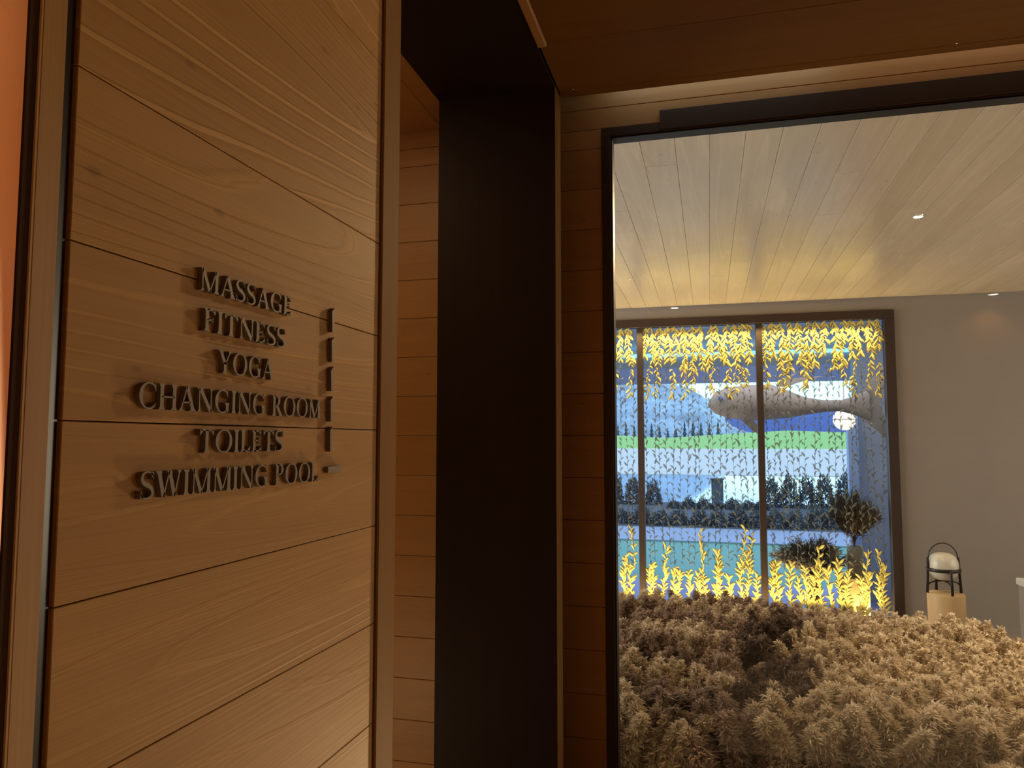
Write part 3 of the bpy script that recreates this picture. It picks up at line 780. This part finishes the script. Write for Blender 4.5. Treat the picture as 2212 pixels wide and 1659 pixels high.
def plume_kind(x, y, u, v):
    w_ = .035 * math.sin(6 * y) + .03 * math.sin(11 * y + 2)
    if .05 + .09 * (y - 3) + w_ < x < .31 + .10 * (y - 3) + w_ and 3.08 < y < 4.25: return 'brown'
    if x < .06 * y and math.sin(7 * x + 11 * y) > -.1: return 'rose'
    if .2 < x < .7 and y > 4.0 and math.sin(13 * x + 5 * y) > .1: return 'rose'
    return 'beige'
PK = {'beige': (M_PL_BEIGE, 'beige feathery dried grass plume in the bed behind the glass', 'beige dried plumes in the bed'),
      'brown': (M_PL_BROWN, 'dark brown dried grass plume in the dark streak of the bed', 'dark brown dried plumes in the bed'),
      'rose': (M_PL_ROSE, 'dull tan dried grass plume on the left of the bed', 'dull tan dried plumes in the bed')}
for i, (x, y, h, u, v) in enumerate(vis[:300]):
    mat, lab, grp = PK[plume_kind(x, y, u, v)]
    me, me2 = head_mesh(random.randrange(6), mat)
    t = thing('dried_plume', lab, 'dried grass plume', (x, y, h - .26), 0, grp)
    t.rotation_euler = (random.gauss(0, .16), random.gauss(0, .16), random.uniform(0, 6.28))
    sc = random.uniform(.85, 1.3); t.scale = (sc * 1.08, sc * 1.08, sc); t.location.z = h - .24 * sc
    for nm, m_ in (('plume_head', me), ('stem', me2)):
        o = bpy.data.objects.new(nm, m_); C.objects.link(o); o.parent = t
for kind_, mat in (('beige', M_PL_BEIGE), ('brown', M_PL_BROWN), ('rose', M_PL_ROSE)):
    VV, FF, off = [], [], 0
    for (x, y, h, u, v) in vis[300:] + rest:
        if plume_kind(x, y, u, v) != kind_: continue
        V, F = FARHEADS[random.randrange(6)]
        R_ = np.array(Matrix.Rotation(random.uniform(0, 6.28), 3, 'Z') @ Matrix.Rotation(random.gauss(0, .16), 3, 'X'))
        sc = random.uniform(.82, 1.2)
        VV.append((V * sc) @ R_.T + np.array((x, y, h - .24 * sc))); FF.append(F + off); off += len(V)
    if VV:
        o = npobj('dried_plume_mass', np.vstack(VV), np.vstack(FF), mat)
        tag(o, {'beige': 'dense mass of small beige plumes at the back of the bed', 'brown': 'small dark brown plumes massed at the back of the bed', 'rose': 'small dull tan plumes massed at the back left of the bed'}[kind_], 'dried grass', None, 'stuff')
t = thing('planter_bed', 'low dark planting bed that holds the dried grass behind the glass', 'planter', (.4, 3.78, 0))
bm = bmesh.new(); box(bm, -1.6, 1.55, -1.03, 1.0, 0, .12, .004); obj('box', bm, M_FRAME, t)
bm = bmesh.new(); box(bm, -1.57, 1.52, -1.0, .97, .12, .135); obj('soil', bm, M_SOIL, t)

# ------------------------------------------------------------------ terrace and landscape outside
def pxy(u, v, y):
    """point seen at photo pixel (u, v) standing at depth y"""
    fwd = Vector((-math.sin(yaw) * math.cos(pit), math.cos(yaw) * math.cos(pit), math.sin(pit))); rt = Vector((math.cos(yaw), math.sin(yaw), 0)); up = rt.cross(fwd)
    d = fwd + rt * ((u - 1106) / Fp) + up * ((829.5 - v) / Fp); d = d * (y / d.y)
    return Vector((d.x, d.y, d.z + EYE))
ZG = -0.10
M_DECK = plain('lilac_grey_paving', (.34, .36, .55), .5, noise=.1, nscale=3)
M_DECK2 = plain('pale_blue_paving', (.36, .42, .46), .5, noise=.1, nscale=2)
M_POOL = plain('teal_pool_water', (.10, .36, .17), .3, spec=.12, bump=.25, nscale=3)
M_POND = plain('pond_water', (.25, .40, .55), .04, spec=1.0, bump=.02, nscale=.6)
M_SAND = plain('pale_reed_shore', (.78, .76, .58), .9, noise=.15, nscale=.3)
M_MEAD = plain('green_meadow', (.42, .72, .16), .9, noise=.12, nscale=.08)
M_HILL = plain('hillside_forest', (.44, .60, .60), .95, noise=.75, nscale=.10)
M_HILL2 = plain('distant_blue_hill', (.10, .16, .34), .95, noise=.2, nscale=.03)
M_HEDGE = plain('dark_hedge_leaf', (.095, .11, .10), .8, noise=.5, nscale=5)
M_PINE = plain('dark_pine', (.05, .085, .10), .9, noise=.3, nscale=1)
def slab(name, x0, x1, y0, y1, z1, mat, lab, cat, th=.1):
    bm = bmesh.new(); box(bm, x0, x1, y0, y1, z1 - th, z1); o = obj(name, bm, mat); return struct(o, lab, cat)
slab('ground_terrace', -6, 8, YB + .15, 8.8, ZG, M_DECK, 'lilac grey paving just outside the etched window', 'terrace')
slab('ground_pool_water', -6, 10, 8.8, 12.3, ZG - .02, M_POOL, 'teal pool water outside the etched window', 'pool')
slab('ground_path', -8, 12, 12.3, 14.1, ZG, M_DECK2, 'pale blue paving along the far side of the pool', 'path')
slab('ground_lawn', -14, 16, 14.1, 20.0, ZG - .02, M_HEDGE, 'dark planting strip beyond the pool', 'ground')
slab('water_pond', -60, 60, 20.0, 36.0, ZG - .03, M_POND, 'pale still pond beyond the hedges', 'pond')
slab('ground_shore', -150, 150, 36.0, 140.0, ZG - .01, M_SAND, 'pale reed shore behind the pond', 'ground')
def ridge(name, crest, y0, y1, mat, lab, cat, nx=90, ny=26, rough=0.0, foot=ZG):
    """rolling ground: rises from y0 to the crest line given as (pixel u, pixel v) at depth y1, then falls behind it"""
    us = np.array([c[0] for c in crest]); vs = np.array([c[1] for c in crest])
    V, F = [], []
    for j in range(ny + 1):
        f = j / ny * 1.35; yy = y0 + (y1 - y0) * f
        for i in range(nx + 1):
            u = us[0] + (us[-1] - us[0]) * i / nx; cz = pxy(u, np.interp(u, us, vs), y1)
            k = math.sin(min(f, 1) * PI / 2) ** 1.2 if f <= 1 else max(0, 1 - (f - 1) * 2)
            n = rough * (math.sin(i * 1.9 + j * 2.3) + math.sin(i * .83 - j * 1.7) + random.uniform(-.6, .6)) * (0 if j == 0 else 1)
            V.append((cz.x * (.6 + .4 * f) if f < 1 else cz.x, yy, foot + (cz.z - foot) * k + n))
    for j in range(ny):
        for i in range(nx): a = j * (nx + 1) + i; F.append((a, a + 1, a + nx + 2, a + nx + 1))
    o = npobj(name, V, F, mat, None, True); return struct(o, lab, cat)
ridge('ground_meadow', [(900, 936), (1320, 940), (1440, 946), (1560, 938), (1700, 930), (1830, 934), (2400, 934)], 140, 215, M_MEAD, 'bright green meadow behind the shore', 'meadow')
ridge('hill', [(700, 800), (1100, 806), (1325, 812), (1420, 824), (1470, 838), (1510, 856), (1545, 880), (1580, 925), (1640, 945)], 222, 340, M_HILL, 'wooded pale blue hillside on the left', 'hill', 150, 50, .55)
ridge('hill_distant', [(1400, 900), (1560, 905), (1660, 892), (1740, 886), (1800, 890), (1900, 880), (2400, 870)], 420, 560, M_HILL2, 'deep blue distant hill on the right', 'hill', 90, 20, .8)
# shrubs in two rows beyond the pool
def bush_arrays(seed, n=900):
    r = np.random.default_rng(seed); V, F = [], []
    for i in range(n):
        d = r.normal(0, 1, 3); d[2] = abs(d[2]) * .9; d /= np.linalg.norm(d); rad = r.uniform(.62, 1.0) + .14 * math.sin(5 * d[0] + seed) * math.sin(6 * d[1])
        p = d * rad * np.array((.5, .5, 1.0)); a = d + r.normal(0, .5, 3); a /= np.linalg.norm(a); s = np.cross(a, r.normal(0, 1, 3)); s /= np.linalg.norm(s); l = .09 * r.uniform(.6, 1.5); j = len(V)
        V += [p - a * l * .5, p + s * l * .32, p + a * l, p - s * l * .32]; F.append((j, j + 1, j + 2, j + 3))
    return np.array(V), np.array(F)
BUSH = []
for s in range(3):
    V, F = bush_arrays(s); o = npobj('shrub', V, F, M_HEDGE); BUSH.append(o.data); bpy.data.objects.remove(o)
def shrub(u, y, wd, v_top, lab, grp):
    b = pxy(u, 1100, y); top = pxy(u, v_top, y); o = bpy.data.objects.new('shrub', random.choice(BUSH)); C.objects.link(o)
    o.location = (b.x, y, ZG - .03); o.scale = (wd, wd, max(.2, top.z - ZG)); o.rotation_euler = (0, 0, random.uniform(0, 6))
    tag(o, lab, 'shrub', grp)
for u in range(1300, 1960, 42): shrub(u + random.uniform(-2, 2), 14.7 + random.uniform(-.1, .1), random.uniform(.36, .40), random.uniform(1082, 1100), 'low dark shrub in the row beyond the pool paving', 'front shrub row')
for u in list(range(1290, 1450, 40)) + list(range(1664, 1960, 40)): shrub(u + random.uniform(-2, 2), 19.2 + random.uniform(-.1, .1), random.uniform(.42, .47), random.uniform(1014, 1034), 'tall dark shrub beside the bright gap at the pond', 'rear shrub row')
for u in range(1455, 1660, 32): shrub(u + random.uniform(-2, 2), 18.3, random.uniform(.33, .37), random.uniform(1070, 1082), 'small dark shrub below the bright gap at the pond', 'low shrubs by the pond')
bm = bmesh.new(); a, b = pxy(1537, 1068, 21), pxy(1562, 1036, 21); box(bm, a.x, b.x, 20.9, 21.2, ZG - .03, b.z)
box(bm, a.x - .03, b.x + .03, 20.87, 21.23, b.z, b.z + .03)
o = obj('post_box', bm, M_HEDGE); tag(o, 'dark box post standing in front of the bright pond', 'post')
# pines at the foot of the hill
bm = bmesh.new()
for k in range(4): lathe(bm, [(0, 1.0 - .2 * k), (.10 + .05 * k, .74 - .21 * k), (.03, .72 - .21 * k)], 10, cap=False)
tube(bm, [(0, 0, 0), (0, 0, .4)], .025, 6)
o = obj('pine', bm, M_PINE); PINE = o.data; bpy.data.objects.remove(o)
for u in range(1335, 1560, 18):
    b = pxy(u + random.uniform(-1, 1), 936, 221); o = bpy.data.objects.new('pine_tree', PINE); C.objects.link(o); o.location = (b.x, 221, 1.2 + ZG); h = random.uniform(3.0, 6.0); o.scale = (3.4, 3.4, h)
    tag(o, 'small dark pine at the foot of the wooded hill', 'tree', 'pines at the foot of the hill')
# canopy over the terrace
M_SOF = plain('blue_grey_soffit', (.38, .43, .52), .25, spec=.8, noise=.3, nscale=2)
M_FAS1 = plain('grey_green_fascia', (.42, .47, .45), .5)
M_FAS2 = plain('periwinkle_fascia', (.48, .55, .85), .5)
bm = bmesh.new(); box(bm, -5, 6, YB + .16, 9.0, EYE + 1.06, EYE + 1.12); o = obj('roof_canopy', bm, M_SOF); struct(o, 'glossy blue grey canopy over the terrace', 'canopy')
bm = bmesh.new(); box(bm, -5, 6, 9.0, 9.12, EYE + .855, EYE + 1.06); o = obj('trim_fascia', bm, M_FAS1); struct(o, 'grey green upper fascia of the canopy', 'fascia')
bm = bmesh.new(); box(bm, -5, 6, 9.0, 9.12, EYE + .672, EYE + .855); o = obj('trim_fascia_lower', bm, M_FAS2); struct(o, 'periwinkle lower fascia of the canopy', 'fascia')
bm = bmesh.new(); box(bm, -1.2, 1.9, 8.96, 9.0, EYE + .985, EYE + 1.025, .004); o = obj('light_strip', bm, emit('cyan_strip_light', (.25, .62, 1.0), 1.6)); tag(o, 'bright blue strip light along the canopy edge', 'light strip')
# pillar, lantern
a, b = pxy(1863, 1200, 8.2), pxy(1990, 1200, 8.2)
bm = bmesh.new(); box(bm, a.x, b.x + 1, 8.2, 8.5, ZG, EYE + 1.06); o = obj('column', bm, plain('slate_blue_render', (.56, .58, .64), .7)); struct(o, 'slate blue wall return at the right of the terrace', 'wall')
a, b = pxy(1840, 1200, 8.1), pxy(1863, 1200, 8.1)
bm = bmesh.new(); box(bm, a.x, b.x, 8.1, 8.2, ZG, pxy(1840, 880, 8.1).z, .004); o = obj('pillar', bm, plain('light_blue_post', (.55, .70, 1.0), .5)); struct(o, 'light blue post under the round lantern', 'post')
c = pxy(1824, 906, 7.9)
t = thing('globe_lantern', 'round warm white paper lantern beside the light blue post', 'lantern', c)
bm = bmesh.new(); bmesh.ops.create_uvsphere(bm, u_segments=32, v_segments=20, radius=.105); obj('globe', bm, emit('lit_paper', (1.0, .90, .74), 1.1), t, True)
bm = bmesh.new(); tube(bm, [(.106 * math.cos(k * PI / 20), .106 * math.sin(k * PI / 20), 0) for k in range(40)], .003, 6, True); obj('band', bm, M_FRAME2, t, True)
bm = bmesh.new(); tube(bm, [(0, 0, .1), (0, 0, EYE + 1.06 - c.z)], .003, 6); obj('cord', bm, M_FRAME2, t)
# hanging fish
def P7(u, v): q = pxy(u, v, 7.3); return np.array((q.x, q.z))
top_ = [(1529, 872), (1542, 848), (1575, 836), (1620, 832), (1665, 830), (1700, 842), (1740, 858), (1780, 864), (1815, 864), (1845, 856), (1880, 838)]
bot_ = [(1529, 876), (1545, 893), (1575, 904), (1620, 908), (1665, 906), (1700, 903), (1740, 896), (1780, 890), (1815, 888), (1845, 896), (1880, 912)]
V, F = [], []; seg = 20
for (a, b) in zip(top_, bot_):
    pa, pb = P7(*a), P7(*b); c_ = (pa + pb) / 2; h = np.linalg.norm(pa - pb) / 2; w_ = min(h * .62, .14) if a[0] < 1830 else .02
    for k in range(seg): th = 2 * PI * k / seg; V.append((c_[0], 7.3 + w_ * math.cos(th), c_[1] + h * math.sin(th)))
n = len(top_)
for i in range(n - 1):
    for k in range(seg): F.append((i * seg + k, i * seg + (k + 1) % seg, (i + 1) * seg + (k + 1) % seg, (i + 1) * seg + k))
M_FISH = plain('brown_fish_skin', (.54, .44, .35), .6, noise=.25, nscale=16)
t = thing('fish_sculpture', 'big brown fish sculpture hanging behind the etched window', 'fish sculpture', (.6, 7.3, EYE + .3))
def fpart(name, V, F, mat):
    o = npobj(name, V, F, mat, None, True); o.parent = t; o.matrix_parent_inverse = Matrix.Translation(t.location).inverted(); return o
fpart('body', V, F, M_FISH)
bm = bmesh.new(); bmesh.ops.create_uvsphere(bm, u_segments=16, v_segments=10, radius=.022); e0 = P7(1556, 862)
o = obj('eye', bm, plain('blue_fish_eye', (.10, .2, .6), .2), None, True); o.location = (e0[0], 7.3 - .085, e0[1]); o.parent = t; o.matrix_parent_inverse = Matrix.Translation(t.location).inverted()
def fin(name, pts, th=.012):
    bm = bmesh.new(); q = [P7(*p) for p in pts]
    f = bm.faces.new([bm.verts.new((a[0], 7.3 - th / 2, a[1])) for a in q]); r = bmesh.ops.extrude_face_region(bm, geom=[f])
    for v in r['geom']:
        if isinstance(v, bmesh.types.BMVert): v.co.y += th
    bmesh.ops.recalc_face_normals(bm, faces=bm.faces)
    o = obj(name, bm, M_FISH); o.parent = t; o.matrix_parent_inverse = Matrix.Translation(t.location).inverted()
fin('tail_fin', [(1862, 846), (1905, 792), (1925, 790), (1908, 850), (1900, 876), (1912, 905), (1930, 965), (1900, 935), (1862, 904)])
fin('dorsal_fin', [(1676, 834), (1692, 816), (1722, 804), (1705, 818), (1740, 814), (1782, 812), (1740, 820), (1700, 836)])
fin('belly_fin', [(1600, 906), (1625, 930), (1660, 950), (1640, 925), (1628, 907)])
for u in (1600, 1760):
    a = P7(u, 836 if u < 1700 else 862); bm = bmesh.new(); tube(bm, [(a[0], 7.3, a[1]), (a[0], 7.3, EYE + 1.06)], .0018, 6); o = obj('wire', bm, M_FRAME2); o.parent = t; o.matrix_parent_inverse = Matrix.Translation(t.location).inverted()
# two vases of dried grass behind the glass
def bouquet(name, u, v_bot, v_top, y, spread, lab, nst, droop):
    b = pxy(u, v_bot, y); hgt = pxy(u, v_top, y).z - b.z
    t = thing(name, lab, 'dried bouquet', b)
    for k in range(nst):                                 # each stalk: a thin stem with a feathery head of fine strands
        an = 2 * PI * (k + random.random()) / nst; r_ = spread * math.sqrt(random.uniform(.02, 1)); hh = hgt * random.uniform(.72, 1.0) * (1 - .35 * (r_ / spread) ** 2 * (1 + droop))
        tipv = np.array((r_ * math.cos(an), r_ * .7 * math.sin(an), hh)); V, F = [], []
        def cur(f): return np.array((tipv[0] * f ** 1.4, tipv[1] * f ** 1.4, tipv[2] * (f ** .8) * (1 + droop * .25 * (1 - f))))
        for q in range(230):
            f = random.uniform(.32, 1.0); c = cur(f); d = cur(min(1, f + .05)) - c; d = d / (np.linalg.norm(d) + 1e-9)
            d = d + RNG.normal(0, .33, 3) + np.array((0, 0, -.25 * droop)); d /= np.linalg.norm(d); s_ = np.cross(d, RNG.normal(0, 1, 3)); s_ /= np.linalg.norm(s_)
            L_ = random.uniform(.04, .085); w_ = .0028; c = c + RNG.normal(0, .018, 3); j = len(V)
            V += [c - s_ * w_, c + s_ * w_, c + d * L_ * .6 + s_ * w_, c + d * L_ - s_ * w_ * .3]; F.append((j, j + 1, j + 2, j + 3))
        o = npobj('grass_head', V, F, M_PL_DARK, t)
        bm = bmesh.new(); tube(bm, [tuple(cur(f)) for f in (0, .15, .3, .45, .6, .8)], .002, 5); obj('stalk', bm, M_PL_DARK, t)
    return t, b
M_PLINTH = plain('golden_wood_plinth', (.62, .42, .16), .6, noise=.1, nscale=10)
a, b = pxy(1816, 1310, 7.05), pxy(1874, 1247, 7.05)
bm = bmesh.new(); box(bm, a.x, b.x, 6.95, 6.95 + (b.x - a.x), ZG, b.z, .004); o = obj('plinth', bm, M_PLINTH); tag(o, 'golden wood block plinth under the tall pale vase behind the glass', 'plinth')
c = pxy(1850, 1247, 7.08); top = pxy(1850, 1180, 7.08)
bm = bmesh.new(); hh = top.z - b.z; lathe(bm, [(.055, 0), (.068, .02), (.068, hh - .02), (.06, hh), (.045, hh), (.045, .03), (0, .03)], 32); o = obj('vase', bm, plain('straw_vase', (.60, .50, .30), .6), None, True); o.location = (c.x, 7.08, b.z)
tag(o, 'tall pale cylinder vase on the golden plinth behind the glass', 'vase')
bouquet('dried_bouquet', 1846, 1180, 1052, 7.08, .19, 'tall upright dark dried grass in the pale vase on the plinth', 26, .1)
c = pxy(1757, 1290, 7.0); tp = pxy(1757, 1240, 7.0)
bm = bmesh.new(); hh = tp.z - ZG; lathe(bm, [(.06, 0), (.075, .05), (.07, hh * .6), (.04, hh - .04), (.05, hh), (.036, hh), (.03, .05), (0, .05)], 32); o = obj('vase', bm, plain('ochre_vase', (.55, .36, .12), .6), None, True); o.location = (c.x, 7.0, ZG)
tag(o, 'ochre floor vase half hidden by the golden etched reeds', 'vase')
bouquet('dried_bouquet', 1752, 1244, 1160, 7.0, .30, 'wide drooping dark dried grass low in the right window pane', 34, .5)
